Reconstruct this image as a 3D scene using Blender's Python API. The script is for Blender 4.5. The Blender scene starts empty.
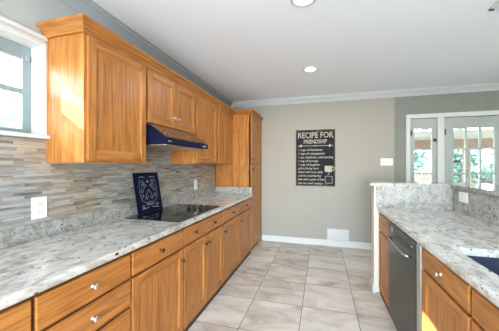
import bpy, bmesh, math, random
from mathutils import Vector, Matrix
random.seed(7)
S = bpy.context.scene
COL = S.collection
PI = math.pi

# ------------------------------------------------------------------ camera
cam_d = bpy.data.cameras.new('camera')
cam_d.sensor_width = 36.0
cam_d.lens = 253.0 / 499.0 * 36.0
cam_d.clip_start = 0.02
cam_d.clip_end = 200
cam = bpy.data.objects.new('camera', cam_d)
cam.location = (0, 0, 1.36)
cam.rotation_euler = (PI / 2, 0, 0.277)
COL.objects.link(cam)
S.camera = cam

# ------------------------------------------------------------------ world, sun, fill lamp, exposure
W = bpy.data.worlds.new('world')
S.world = W
W.use_nodes = True
wn = W.node_tree.nodes
wl = W.node_tree.links
wn.clear()
wo = wn.new('ShaderNodeOutputWorld')
wb = wn.new('ShaderNodeBackground')
sky = wn.new('ShaderNodeTexSky')
sky.sky_type = 'NISHITA'
sky.sun_disc = False
sky.sun_elevation = math.radians(31)
sky.sun_rotation = math.radians(252)
sky.air_density = 1.0
sky.dust_density = 0.3
sky.ozone_density = 1.0
wb.inputs['Strength'].default_value = 2.9
wl.new(sky.outputs[0], wb.inputs[0])
wl.new(wb.outputs[0], wo.inputs[0])

sun_d = bpy.data.lights.new('sun', 'SUN')
sun_d.energy = 44.0
sun_d.angle = math.radians(0.6)
sun_d.color = (1.0, 0.95, 0.87)
sun = bpy.data.objects.new('sun', sun_d)
sun.rotation_euler = Vector((1, .31, -.65)).to_track_quat('-Z', 'Y').to_euler()
sun.location = (-6, -2, 5)
COL.objects.link(sun)


def area(name, loc, direction, sx, sy, power, color):
    d = bpy.data.lights.new(name, 'AREA')
    d.shape = 'RECTANGLE'
    d.size, d.size_y = sx, sy
    d.energy = power
    d.color = color
    o = bpy.data.objects.new(name, d)
    o.location = loc
    o.rotation_euler = Vector(direction).to_track_quat('-Z', 'Y').to_euler()
    COL.objects.link(o)
    return o


# added fill lamp behind the camera, brightens ceiling and lower cabinets
area('fill_rear', (.2, -2.95, .90), (0, 1, .20), 2.4, 1.6, 255, (.82, .92, 1.0))

S.view_settings.view_transform = 'Standard'
S.view_settings.look = 'None'
S.view_settings.exposure = 0.15
S.view_settings.gamma = 1.0
S.view_settings.use_curve_mapping = False

CEIL = 2.54
BACK = 4.50
WL = -1.66

# ------------------------------------------------------------------ materials


def new_mat(name):
    m = bpy.data.materials.new(name)
    m.use_nodes = True
    n = m.node_tree.nodes
    return m, n, m.node_tree.links, n['Principled BSDF']


def plain(name, color, rough=.5, metal=0.0, noise=0.0, scale=6.0, coat=0.0):
    m, n, l, b = new_mat(name)
    b.inputs['Base Color'].default_value = (*color, 1)
    b.inputs['Roughness'].default_value = rough
    b.inputs['Metallic'].default_value = metal
    if coat:
        b.inputs['Coat Weight'].default_value = coat
        b.inputs['Coat Roughness'].default_value = .08
    tc = n.new('ShaderNodeTexCoord')
    no = n.new('ShaderNodeTexNoise')
    no.inputs['Scale'].default_value = scale
    no.inputs['Detail'].default_value = 4
    l.new(tc.outputs['Object'], no.inputs['Vector'])
    mx = n.new('ShaderNodeMixRGB')
    k = max(noise, .02)
    mx.inputs['Color1'].default_value = (*[c * (1 - k) for c in color], 1)
    mx.inputs['Color2'].default_value = (*[min(1, c * (1 + k)) for c in color], 1)
    l.new(no.outputs['Fac'], mx.inputs['Fac'])
    l.new(mx.outputs[0], b.inputs['Base Color'])
    return m


def ramp(n, stops, interp='LINEAR'):
    r = n.new('ShaderNodeValToRGB')
    r.color_ramp.interpolation = interp
    e = r.color_ramp.elements
    while len(e) < len(stops):
        e.new(.5)
    for i, (p, c) in enumerate(stops):
        e[i].position = p
        e[i].color = (*c, 1) if len(c) == 3 else c
    return r


def math_node(n, l, op, a, b=None):
    m = n.new('ShaderNodeMath')
    m.operation = op
    for i, v in enumerate((a, b)):
        if v is None:
            continue
        if isinstance(v, (int, float)):
            m.inputs[i].default_value = v
        else:
            l.new(v, m.inputs[i])
    return m.outputs[0]


def oak(name, axis, tint=1.0):
    """honey oak, grain along axis 0/1/2"""
    m, n, l, b = new_mat(name)
    tc = n.new('ShaderNodeTexCoord')
    oi = n.new('ShaderNodeObjectInfo')
    add = n.new('ShaderNodeVectorMath')
    add.operation = 'ADD'
    off = n.new('ShaderNodeCombineXYZ')
    rnd = math_node(n, l, 'MULTIPLY', oi.outputs['Random'], 17.0)
    for i in range(3):
        l.new(rnd, off.inputs[i])
    l.new(tc.outputs['Object'], add.inputs[0])
    l.new(off.outputs[0], add.inputs[1])

    def mapped(across, along):
        mp = n.new('ShaderNodeMapping')
        s = [across] * 3
        s[axis] = along
        mp.inputs['Scale'].default_value = s
        l.new(add.outputs[0], mp.inputs['Vector'])
        return mp.outputs[0]
    # broad cathedral figure
    n1 = n.new('ShaderNodeTexNoise')
    n1.inputs['Scale'].default_value = 1
    n1.inputs['Detail'].default_value = 2
    n1.inputs['Distortion'].default_value = .3
    l.new(mapped(7.0, .8), n1.inputs['Vector'])
    rings = math_node(n, l, 'FRACT', math_node(n, l, 'MULTIPLY', n1.outputs['Fac'], 9.0))
    tri = math_node(n, l, 'ABSOLUTE', math_node(n, l, 'SUBTRACT', math_node(n, l, 'MULTIPLY', rings, 2.0), 1.0))
    # fine pores
    n2 = n.new('ShaderNodeTexNoise')
    n2.inputs['Scale'].default_value = 1
    n2.inputs['Detail'].default_value = 3
    l.new(mapped(110.0, 3.0), n2.inputs['Vector'])
    n3 = n.new('ShaderNodeTexNoise')
    n3.inputs['Scale'].default_value = 1
    n3.inputs['Detail'].default_value = 3
    l.new(mapped(22.0, .8), n3.inputs['Vector'])
    f = math_node(n, l, 'ADD', math_node(n, l, 'MULTIPLY', tri, .12),
                  math_node(n, l, 'ADD', math_node(n, l, 'MULTIPLY', n2.outputs['Fac'], .52),
                            math_node(n, l, 'ADD', math_node(n, l, 'MULTIPLY', n3.outputs['Fac'], .26), .09)))
    t = tint
    r = ramp(n, [(.28, (.19 * t, .051 * t, .014 * t)), (.46, (.38 * t, .140 * t, .030 * t)),
                 (.60, (.53 * t, .215 * t, .051 * t)), (.80, (.64 * t, .300 * t, .090 * t))])
    l.new(f, r.inputs[0])
    l.new(r.outputs[0], b.inputs['Base Color'])
    b.inputs['Roughness'].default_value = .36
    b.inputs['Specular IOR Level'].default_value = .32
    bp = n.new('ShaderNodeBump')
    bp.inputs['Strength'].default_value = .12
    bp.inputs['Distance'].default_value = .002
    l.new(n2.outputs['Fac'], bp.inputs['Height'])
    l.new(bp.outputs[0], b.inputs['Normal'])
    return m


def granite(name, streak=(1.0, .55, 1.0), pep=.045, shade=.94):
    m, n, l, b = new_mat(name)
    tc = n.new('ShaderNodeTexCoord')
    mp = n.new('ShaderNodeMapping')
    mp.inputs['Scale'].default_value = streak
    mp.inputs['Rotation'].default_value = (0, 0, .35)
    l.new(tc.outputs['Object'], mp.inputs['Vector'])

    def noise(scale, detail=5, dist=0.0, off=0.0):
        no = n.new('ShaderNodeTexNoise')
        no.inputs['Scale'].default_value = scale
        no.inputs['Detail'].default_value = detail
        no.inputs['Roughness'].default_value = .65
        no.inputs['Distortion'].default_value = dist
        v = n.new('ShaderNodeVectorMath')
        v.operation = 'ADD'
        v.inputs[1].default_value = (off, off * 1.7, off * .6)
        l.new(mp.outputs[0], v.inputs[0])
        l.new(v.outputs[0], no.inputs['Vector'])
        return no.outputs['Fac']
    base = ramp(n, [(.30, (.30, .285, .26)), (.42, (.46, .435, .395)), (.52, (.605, .585, .55)), (.70, (.70, .69, .665))])
    l.new(noise(16, 7, .6), base.inputs[0])
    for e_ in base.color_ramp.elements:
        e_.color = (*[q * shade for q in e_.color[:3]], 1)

    def over(prev, fac, color):
        mx = n.new('ShaderNodeMixRGB')
        l.new(fac, mx.inputs['Fac'])
        l.new(prev, mx.inputs['Color1'])
        mx.inputs['Color2'].default_value = (*color, 1)
        return mx.outputs[0]
    # grey veils
    r1 = ramp(n, [(.54, (0, 0, 0)), (.68, (.6, .6, .6))])
    l.new(noise(55, 6, .3, 3.1), r1.inputs[0])
    c = over(base.outputs[0], r1.outputs[0], (.25, .24, .225))
    # tan flecks
    r2 = ramp(n, [(.64, (0, 0, 0)), (.70, (.7, .7, .7))])
    l.new(noise(60, 4, .3, 7.7), r2.inputs[0])
    c = over(c, r2.outputs[0], (.36, .27, .19))
    # fine salt and pepper
    r3 = ramp(n, [(.56 + pep, (0, 0, 0)), (.64 + pep, (.85, .85, .85))])
    l.new(noise(75, 4, 0, 1.3), r3.inputs[0])
    c = over(c, r3.outputs[0], (.12, .12, .125))
    # black garnets in clusters
    vo = n.new('ShaderNodeTexVoronoi')
    vo.inputs['Scale'].default_value = 42
    vo.inputs['Randomness'].default_value = 1
    l.new(mp.outputs[0], vo.inputs['Vector'])
    spot = math_node(n, l, 'LESS_THAN', vo.outputs['Distance'],
                     math_node(n, l, 'MULTIPLY', noise(14, 2, 0, 5.5), .50))
    sep = n.new('ShaderNodeSeparateColor')
    l.new(vo.outputs['Color'], sep.inputs[0])
    pick = math_node(n, l, 'GREATER_THAN', sep.outputs[0], .76)
    c = over(c, math_node(n, l, 'MULTIPLY', spot, pick), (.035, .035, .04))
    l.new(c, b.inputs['Base Color'])
    b.inputs['Roughness'].default_value = .13
    return m


def mosaic(name):
    """linear strip mosaic of mixed stone, laid on an X-facing wall"""
    m, n, l, b = new_mat(name)
    tc = n.new('ShaderNodeTexCoord')
    sx = n.new('ShaderNodeSeparateXYZ')
    l.new(tc.outputs['Object'], sx.inputs[0])
    cx = n.new('ShaderNodeCombineXYZ')
    l.new(sx.outputs[1], cx.inputs[0])
    l.new(sx.outputs[2], cx.inputs[1])
    br = n.new('ShaderNodeTexBrick')
    br.offset = .37
    br.offset_frequency = 2
    br.squash = .7
    br.squash_frequency = 3
    br.inputs['Color1'].default_value = (0, 0, 0, 1)
    br.inputs['Color2'].default_value = (1, 1, 1, 1)
    br.inputs['Mortar'].default_value = (.5, .5, .5, 1)
    br.inputs['Scale'].default_value = 1
    br.inputs['Mortar Size'].default_value = .0008
    br.inputs['Mortar Smooth'].default_value = .1
    br.inputs['Bias'].default_value = 0
    br.inputs['Brick Width'].default_value = .15
    br.inputs['Row Height'].default_value = .0185
    l.new(cx.outputs[0], br.inputs['Vector'])
    mp = n.new('ShaderNodeMapping')
    mp.inputs['Scale'].default_value = (1, 5, 75)
    l.new(tc.outputs['Object'], mp.inputs['Vector'])
    no = n.new('ShaderNodeTexNoise')
    no.inputs['Scale'].default_value = 1
    no.inputs['Detail'].default_value = 5
    l.new(mp.outputs[0], no.inputs['Vector'])
    f = math_node(n, l, 'ADD', math_node(n, l, 'MULTIPLY', br.outputs['Color'], .56),
                  math_node(n, l, 'MULTIPLY', no.outputs['Fac'], .78))
    r = ramp(n, [(.26, (.05, .05, .053)), (.36, (.135, .13, .13)), (.44, (.25, .215, .175)), (.53, (.33, .295, .255)),
                 (.62, (.20, .21, .22)), (.72, (.36, .33, .295)), (.84, (.42, .415, .40)), (1.0, (.25, .235, .21))])
    l.new(f, r.inputs[0])
    big = n.new('ShaderNodeTexNoise')
    big.inputs['Scale'].default_value = 2.6
    big.inputs['Detail'].default_value = 3
    l.new(tc.outputs['Object'], big.inputs['Vector'])
    wr = ramp(n, [(.40, (.90, .95, 1.0)), (.60, (1.04, .93, .80))])
    l.new(big.outputs['Fac'], wr.inputs[0])
    wm = n.new('ShaderNodeMixRGB')
    wm.blend_type = 'MULTIPLY'
    wm.inputs['Fac'].default_value = 1
    l.new(r.outputs[0], wm.inputs['Color1'])
    l.new(wr.outputs[0], wm.inputs['Color2'])
    mx = n.new('ShaderNodeMixRGB')
    l.new(br.outputs['Fac'], mx.inputs['Fac'])
    l.new(wm.outputs[0], mx.inputs['Color1'])
    mx.inputs['Color2'].default_value = (.27, .26, .245, 1)
    l.new(mx.outputs[0], b.inputs['Base Color'])
    b.inputs['Roughness'].default_value = .3
    bp = n.new('ShaderNodeBump')
    bp.inputs['Strength'].default_value = .35
    bp.inputs['Distance'].default_value = .003
    l.new(f, bp.inputs['Height'])
    l.new(bp.outputs[0], b.inputs['Normal'])
    return m


def floor_tile(name, s=.4886, ox=-.667, oy=2.002):
    m, n, l, b = new_mat(name)
    tc = n.new('ShaderNodeTexCoord')
    sx = n.new('ShaderNodeSeparateXYZ')
    l.new(tc.outputs['Object'], sx.inputs[0])

    def edge(o, off):
        t = math_node(n, l, 'DIVIDE', math_node(n, l, 'SUBTRACT', o, off), s)
        fr = math_node(n, l, 'FRACT', math_node(n, l, 'ADD', t, 50.0))
        d = math_node(n, l, 'MINIMUM', fr, math_node(n, l, 'SUBTRACT', 1.0, fr))
        return math_node(n, l, 'LESS_THAN', d, .0062), math_node(n, l, 'FLOOR', math_node(n, l, 'ADD', t, 50.0))
    gx, ix = edge(sx.outputs[0], ox)
    gy, iy = edge(sx.outputs[1], oy)
    g = math_node(n, l, 'MAXIMUM', gx, gy)
    wn_ = n.new('ShaderNodeTexWhiteNoise')
    wn_.noise_dimensions = '2D'
    ci = n.new('ShaderNodeCombineXYZ')
    l.new(ix, ci.inputs[0])
    l.new(iy, ci.inputs[1])
    l.new(ci.outputs[0], wn_.inputs['Vector'])
    ad = n.new('ShaderNodeVectorMath')
    ad.operation = 'ADD'
    sc = n.new('ShaderNodeVectorMath')
    sc.operation = 'SCALE'
    sc.inputs['Scale'].default_value = 9
    l.new(wn_.outputs['Color'], sc.inputs[0])
    l.new(tc.outputs['Object'], ad.inputs[0])
    l.new(sc.outputs[0], ad.inputs[1])
    mp = n.new('ShaderNodeMapping')
    mp.inputs['Scale'].default_value = (1, 1.9, 1)
    mp.inputs['Rotation'].default_value = (0, 0, .4)
    l.new(ad.outputs[0], mp.inputs['Vector'])
    no = n.new('ShaderNodeTexNoise')
    no.inputs['Scale'].default_value = 2.9
    no.inputs['Detail'].default_value = 7
    no.inputs['Roughness'].default_value = .6
    no.inputs['Distortion'].default_value = .8
    l.new(mp.outputs[0], no.inputs['Vector'])
    f = math_node(n, l, 'ADD', no.outputs['Fac'], math_node(n, l, 'MULTIPLY', wn_.outputs['Value'], .12))
    r = ramp(n, [(.34, (.31, .268, .222)), (.48, (.50, .445, .38)), (.60, (.61, .56, .49)), (.75, (.70, .655, .59))])
    l.new(f, r.inputs[0])
    mx = n.new('ShaderNodeMixRGB')
    l.new(g, mx.inputs['Fac'])
    l.new(r.outputs[0], mx.inputs['Color1'])
    mx.inputs['Color2'].default_value = (.12, .10, .085, 1)
    l.new(mx.outputs[0], b.inputs['Base Color'])
    b.inputs['Roughness'].default_value = .38
    bp = n.new('ShaderNodeBump')
    bp.inputs['Strength'].default_value = .5
    bp.inputs['Distance'].default_value = .003
    bp.invert = True
    l.new(g, bp.inputs['Height'])
    l.new(bp.outputs[0], b.inputs['Normal'])
    return m


def glass_mat(name):
    m, n, l, b = new_mat(name)
    n.remove(b)
    out = n['Material Output']
    tr = n.new('ShaderNodeBsdfTransparent')
    tr.inputs[0].default_value = (.94, .97, .96, 1)
    gl = n.new('ShaderNodeBsdfGlossy')
    gl.inputs['Roughness'].default_value = .02
    fr = n.new('ShaderNodeFresnel')
    fr.inputs[0].default_value = 1.45
    mx = n.new('ShaderNodeMixShader')
    l.new(fr.outputs[0], mx.inputs[0])
    l.new(tr.outputs[0], mx.inputs[1])
    l.new(gl.outputs[0], mx.inputs[2])
    l.new(mx.outputs[0], out.inputs[0])
    return m


def emit_mat(name, color, strength):
    m, n, l, b = new_mat(name)
    b.inputs['Base Color'].default_value = (*color, 1)
    b.inputs['Emission Color'].default_value = (*color, 1)
    b.inputs['Emission Strength'].default_value = strength
    return m


def brushed(name, color, rough=.3, axis=2):
    m, n, l, b = new_mat(name)
    tc = n.new('ShaderNodeTexCoord')
    mp = n.new('ShaderNodeMapping')
    s = [300.0] * 3
    s[axis] = 3
    mp.inputs['Scale'].default_value = s
    l.new(tc.outputs['Object'], mp.inputs['Vector'])
    no = n.new('ShaderNodeTexNoise')
    no.inputs['Scale'].default_value = 1
    l.new(mp.outputs[0], no.inputs['Vector'])
    r = ramp(n, [(.3, tuple(c * .85 for c in color)), (.7, tuple(min(1, c * 1.15) for c in color))])
    l.new(no.outputs['Fac'], r.inputs[0])
    l.new(r.outputs[0], b.inputs['Base Color'])
    b.inputs['Metallic'].default_value = 1
    b.inputs['Roughness'].default_value = rough
    return m


def slate_wear(name):
    m, n, l, b = new_mat(name)
    tc = n.new('ShaderNodeTexCoord')
    no = n.new('ShaderNodeTexNoise')
    no.inputs['Scale'].default_value = 9
    no.inputs['Detail'].default_value = 8
    no.inputs['Roughness'].default_value = .7
    l.new(tc.outputs['Object'], no.inputs['Vector'])
    r = ramp(n, [(.35, (.010, .011, .017)), (.60, (.022, .022, .028)), (.78, (.075, .048, .034)), (1.05, (.22, .15, .10))])
    sg = n.new('ShaderNodeSeparateXYZ')
    l.new(tc.outputs['Generated'], sg.inputs[0])
    def rim(o):
        return math_node(n, l, 'ABSOLUTE', math_node(n, l, 'SUBTRACT', o, .5))
    ed = math_node(n, l, 'MAXIMUM', rim(sg.outputs[0]), rim(sg.outputs[2]))
    worn = math_node(n, l, 'MULTIPLY', math_node(n, l, 'MAXIMUM', math_node(n, l, 'SUBTRACT', ed, .44), 0.0), 5.0)
    l.new(math_node(n, l, 'ADD', no.outputs['Fac'], worn), r.inputs[0])
    l.new(r.outputs[0], b.inputs['Base Color'])
    b.inputs['Roughness'].default_value = .8
    b.inputs['Specular IOR Level'].default_value = .2
    return m


def translucent(m, n, l, b, col, k):
    out = n['Material Output']
    tl_ = n.new('ShaderNodeBsdfTranslucent')
    mx = n.new('ShaderNodeMixShader')
    mx.inputs[0].default_value = k
    if isinstance(col, tuple):
        tl_.inputs[0].default_value = (*col, 1)
    else:
        l.new(col, tl_.inputs[0])
    l.new(b.outputs[0], mx.inputs[1])
    l.new(tl_.outputs[0], mx.inputs[2])
    l.new(mx.outputs[0], out.inputs[0])


def leafy(name, c1, c2):
    m, n, l, b = new_mat(name)
    tc = n.new('ShaderNodeTexCoord')
    no = n.new('ShaderNodeTexNoise')
    no.inputs['Scale'].default_value = 6
    l.new(tc.outputs['Object'], no.inputs['Vector'])
    r = ramp(n, [(.35, c1), (.65, c2)])
    l.new(no.outputs['Fac'], r.inputs[0])
    l.new(r.outputs[0], b.inputs['Base Color'])
    b.inputs['Roughness'].default_value = .6
    translucent(m, n, l, b, r.outputs[0], .5)
    return m


OX = oak('oak_crosswise', 0, .80)
OZ, OY = oak('oak_vertical', 2, .80), oak('oak_lengthwise', 1, .80)
M_gran = granite('granite_counter')
M_gran_up = granite('granite_shaded', (1, 1, 1), -.01, .62)  # counter stone darkened: weaker light on upright faces put into the colour
M_mosaic = mosaic('strip_mosaic')
M_floor = floor_tile('floor_tile')
M_wall = plain('wall_paint', (.350, .332, .300), .85, noise=.02)
M_wall_l = plain('wall_left_daylit', (.38, .405, .40), .85, noise=.02)  # left wall colour, bluish window daylight mixed into it
M_panel = plain('wall_panel_dimmed', (.222, .232, .212), .8, noise=.02)  # wall grey with the dimmer, greenish daylight put into the colour
M_ceil = plain('ceiling_paint', (.85, .875, .90), .9, noise=.01)
M_trim = plain('white_trim', (.60, .61, .605), .4, noise=.01)
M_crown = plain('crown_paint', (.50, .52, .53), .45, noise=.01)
M_pony = plain('cream_paint', (.72, .67, .60), .6, noise=.02)
M_doorp = plain('door_paint', (.36, .40, .40), .45, noise=.02)
M_toe = plain('dark_toe_kick', (.055, .03, .018), .6, noise=.2)
M_gapwood = plain('face_frame_gap_shade', (.20, .075, .028), .5, noise=.2)  # face frame wood darkened by the shade painted into the gaps between fronts
M_nickel = plain('satin_nickel', (.55, .51, .46), .45, 1.0)
M_bronze = plain('dark_bronze', (.09, .06, .045), .3, .8)
M_black = plain('black_plastic', (.012, .012, .014), .3, noise=.1)
M_cook = plain('black_ceramic_glass', (.008, .008, .010), .05, noise=.1)
M_ring = plain('burner_print', (.05, .05, .055), .12, noise=.1)
M_hood = plain('navy_enamel', (.002, .0045, .026), .3, noise=.05)
M_hood.node_tree.nodes['Principled BSDF'].inputs['Specular IOR Level'].default_value = .2
M_crown_l = plain('crown_left_grey', (.36, .39, .42), .5, noise=.01)  # left crown, darker and bluer than the back one
M_hoodtop = plain('hood_top_oak_reflection', (.03, .018, .014), .16, noise=.1, coat=.8)  # brown reflection of the oak cabinets painted into the top colour
M_steel = brushed('brushed_steel', (.56, .56, .56), .3, 1)
M_dw = brushed('black_stainless', (.072, .070, .067), .3, 1)
M_dwedge = brushed('steel_edge', (.62, .60, .57), .35, 2)
M_sink = plain('slate_sink', (.035, .045, .068), .3, noise=.15)
M_navy = plain('navy_tile', (.0025, .0035, .020), .35, noise=.1)
M_navy.node_tree.nodes['Principled BSDF'].inputs['Specular IOR Level'].default_value = .12
M_print = plain('white_print', (.36, .41, .52), .6, noise=.05)
M_plate = plain('white_plastic', (.78, .78, .75), .4, noise=.01)
M_slot = plain('outlet_slot', (.10, .10, .10), .5)
M_sign = slate_wear('worn_board')
M_ink = plain('sign_lettering', (.40, .37, .33), .8, noise=.45, scale=30)
M_inkblue = plain('sign_blue', (.018, .02, .045), .9, noise=.2, scale=30)
M_glass = glass_mat('window_glass')
M_screen, _n, _l, _b = new_mat('insect_screen')
_t = _n.new('ShaderNodeBsdfTransparent'); _x = _n.new('ShaderNodeMixShader'); _x.inputs[0].default_value = .5
_b.inputs['Base Color'].default_value = (.45, .50, .52, 1)
_l.new(_t.outputs[0], _x.inputs[1]); _l.new(_b.outputs[0], _x.inputs[2]); _l.new(_x.outputs[0], _n['Material Output'].inputs[0])
M_alu = plain('window_sash_grey', (.24, .30, .33), .35, noise=.05)
M_lamp = emit_mat('lamp_face', (1.0, .96, .88), 14)
M_concrete = plain('patio_concrete', (.55, .52, .48), .9, noise=.1)
M_grass = leafy('lawn', (.10, .20, .05), (.20, .32, .10))
M_leaf = leafy('leaf_green', (.22, .34, .26), (.38, .50, .42))
M_leaf2 = leafy('leaf_pale', (.30, .44, .38), (.48, .60, .52))
M_bark = plain('bark', (.10, .07, .05), .9, noise=.3)
M_beam = plain('patio_beam_brown', (.17, .105, .075), .7, noise=.2)
M_rafter = plain('patio_rafter_grey', (.40, .38, .36), .7, noise=.1)
M_roofsheet = plain('patio_roof_white', (.70, .70, .68), .6, noise=.05)
_m = M_roofsheet.node_tree
translucent(M_roofsheet, _m.nodes, _m.links, _m.nodes['Principled BSDF'], (.80, .80, .78), .14)
M_fence = plain('fence_board', (.21, .145, .13), .85, noise=.2)
M_siding = plain('pale_siding', (.58, .63, .66), .8, noise=.05)
M_winblue = plain('far_window', (.16, .22, .28), .2, noise=.1)

# ------------------------------------------------------------------ helpers
ORG = {}


def nb():
    return bmesh.new()


def box(bm, x0, x1, y0, y1, z0, z1, bev=0.0, mi=0, seg=2):
    x0, x1 = min(x0, x1), max(x0, x1)
    y0, y1 = min(y0, y1), max(y0, y1)
    z0, z1 = min(z0, z1), max(z0, z1)
    r = bmesh.ops.create_cube(bm, size=1)
    vs = r['verts']
    for v in vs:
        v.co = Vector((x0 + (v.co.x + .5) * (x1 - x0), y0 + (v.co.y + .5) * (y1 - y0), z0 + (v.co.z + .5) * (z1 - z0)))
    fs = set(f for v in vs for f in v.link_faces)
    for f in fs:
        f.material_index = mi
    if bev > 0:
        es = list(set(e for v in vs for e in v.link_edges))
        r = bmesh.ops.bevel(bm, geom=es, offset=bev, segments=seg, affect='EDGES', profile=.5, clamp_overlap=True)
        for f in r['faces']:
            f.material_index = mi
    return vs


def prism(bm, pts, axis, a0, a1, mi=0):
    """polygon pts in the two other axes (cyclic order), extruded along axis"""
    oth = [i for i in range(3) if i != axis]

    def mk(p, a):
        c = [0, 0, 0]
        c[oth[0]], c[oth[1]], c[axis] = p[0], p[1], a
        return bm.verts.new(c)
    A = [mk(p, a0) for p in pts]
    B = [mk(p, a1) for p in pts]
    fs = [bm.faces.new(A), bm.faces.new(B[::-1])]
    k = len(pts)
    for i in range(k):
        fs.append(bm.faces.new([A[i], B[i], B[(i + 1) % k], A[(i + 1) % k]]))
    for f in fs:
        f.material_index = mi


def lathe(bm, prof, base, axis, seg=20, mi=0):
    """prof: (radius, height) along direction axis from base"""
    ax = Vector(axis).normalized()
    u = ax.orthogonal().normalized()
    w = ax.cross(u)
    base = Vector(base)
    rings = []
    for r, hh in prof:
        if r < 1e-6:
            rings.append([bm.verts.new(base + ax * hh)])
        else:
            rings.append([bm.verts.new(base + ax * hh + (u * math.cos(2 * PI * i / seg) + w * math.sin(2 * PI * i / seg)) * r)
                          for i in range(seg)])
    for a, b in zip(rings[:-1], rings[1:]):
        for i in range(seg):
            j = (i + 1) % seg
            if len(a) == 1 and len(b) == 1:
                continue
            if len(a) == 1:
                f = bm.faces.new([a[0], b[i], b[j]])
            elif len(b) == 1:
                f = bm.faces.new([a[i], b[0], a[j]])
            else:
                f = bm.faces.new([a[i], b[i], b[j], a[j]])
            f.smooth = True
            f.material_index = mi
    for rg in (rings[0], rings[-1]):
        if len(rg) > 2:
            bm.faces.new(rg).material_index = mi


def tube(bm, pts, r, seg=8, mi=0):
    pts = [Vector(p) for p in pts]
    rings = []
    for i, p in enumerate(pts):
        d = (pts[min(i + 1, len(pts) - 1)] - pts[max(i - 1, 0)]).normalized()
        u = d.orthogonal().normalized() if i == 0 else (U - d * U.dot(d)).normalized()
        U = u
        w = d.cross(u)
        rings.append([bm.verts.new(p + (u * math.cos(2 * PI * k / seg) + w * math.sin(2 * PI * k / seg)) * r) for k in range(seg)])
    for a, b in zip(rings[:-1], rings[1:]):
        for i in range(seg):
            f = bm.faces.new([a[i], b[i], b[(i + 1) % seg], a[(i + 1) % seg]])
            f.smooth = True
            f.material_index = mi
    bm.faces.new(rings[0][::-1]).material_index = mi
    bm.faces.new(rings[-1]).material_index = mi


def sweep(bm, path, prof, side=1, mi=0, mis=None):
    """path: xy points; prof: (out, z) closed polygon; out is measured to the path's right (side=1) or left"""
    path = [Vector((p[0], p[1])) for p in path]
    nn = []
    for i in range(len(path)):
        ns = []
        if i > 0:
            d = (path[i] - path[i - 1]).normalized()
            ns.append(Vector((d.y, -d.x)) * side)
        if i < len(path) - 1:
            d = (path[i + 1] - path[i]).normalized()
            ns.append(Vector((d.y, -d.x)) * side)
        if len(ns) == 1:
            nn.append(ns[0])
        else:
            mdir = (ns[0] + ns[1]).normalized()
            nn.append(mdir / max(.2, mdir.dot(ns[0])))
    rings = [[bm.verts.new((p.x + q.x * o, p.y + q.y * o, z)) for o, z in prof] for p, q in zip(path, nn)]
    k = len(prof)
    for q_, (a, b) in enumerate(zip(rings[:-1], rings[1:])):
        for i in range(k):
            bm.faces.new([a[i], b[i], b[(i + 1) % k], a[(i + 1) % k]]).material_index = mis[q_] if mis else mi
    bm.faces.new(rings[0][::-1]).material_index = mi
    bm.faces.new(rings[-1]).material_index = mi


def obj(name, bm, mats, parent=None, smooth=False):
    me = bpy.data.meshes.new(name)
    org = ORG.get(parent.name, Vector()) if parent else Vector()
    bmesh.ops.recalc_face_normals(bm, faces=bm.faces[:])
    if org.length > 0:
        bmesh.ops.translate(bm, verts=bm.verts[:], vec=-org)
    bm.to_mesh(me)
    bm.free()
    if not isinstance(mats, (list, tuple)):
        mats = [mats]
    for m in mats:
        me.materials.append(m)
    if smooth:
        for p in me.polygons:
            p.use_smooth = True
    o = bpy.data.objects.new(name, me)
    COL.objects.link(o)
    if parent:
        o.parent = parent
        ORG[o.name] = org
    return o


def thing(name, label, cat, loc, group=None):
    o = bpy.data.objects.new(name, None)
    o.empty_display_size = .05
    o.location = loc
    COL.objects.link(o)
    ORG[o.name] = Vector(loc)
    o['label'] = label
    o['category'] = cat
    if group:
        o['group'] = group
    return o


def single(name, bm, mats, label, cat, origin, group=None):
    """a thing that is one mesh, its origin at its base"""
    bmesh.ops.translate(bm, verts=bm.verts[:], vec=-Vector(origin))
    o = obj(name, bm, mats)
    o.location = origin
    o['label'] = label
    o['category'] = cat
    if group:
        o['group'] = group
    return o


def struct(name, bm, mats, parent=None):
    o = obj(name, bm, mats, parent)
    if parent is None:
        o['kind'] = 'structure'
    return o


def lab(o, text):
    o['label'] = text
    return o


# ------------------------------------------------------------------ room shell
XR, YR = 4.2, -3.0      # far right and rear of the room
bm = nb(); box(bm, WL - .15, XR + .15, YR - .15, BACK + .15, -.1, 0); struct('floor', bm, M_floor)
bm = nb(); box(bm, WL - .15, XR + .15, YR - .15, BACK + .15, CEIL, CEIL + .12); struct('ceiling', bm, M_ceil)

# left wall with the window opening
WY0, WY1, WZ0, WZ1 = .12, 1.15, 1.545, 2.095
bm = nb()
X0, X1 = WL - .15, WL
box(bm, X0, X1, YR, WY0, 0, CEIL)
box(bm, X0, X1, WY1, BACK + .15, 0, CEIL)
box(bm, X0, X1, WY0, WY1, 0, WZ0)
box(bm, X0, X1, WY0, WY1, WZ1, CEIL)
struct('wall_left', bm, M_wall_l)

# back wall with the opening of the patio doors
DX0, DX1, DXM0, DXM1, DZ = 1.335, 2.80, 1.70, 1.79, 2.09
bm = nb()
box(bm, X1, 1.125, BACK, BACK + .15, 0, CEIL)
box(bm, 1.125, DX0, BACK, BACK + .15, 0, CEIL, mi=1)
box(bm, DX1, XR, BACK, BACK + .15, 0, CEIL, mi=1)
box(bm, DX0, DX1, BACK, BACK + .15, DZ, CEIL, mi=1)
for gx in (1.42, 1.72, 2.02, 2.32, 2.62, 2.92, 3.22, 3.52):      # raised battens of the panelling
    box(bm, gx, gx + .006, BACK - .003, BACK, DZ + .07, CEIL, mi=1)
box(bm, 1.118, 1.145, BACK - .008, BACK, 0, CEIL, .002, mi=1)
struct('wall_back', bm, [M_wall, M_panel])

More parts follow.
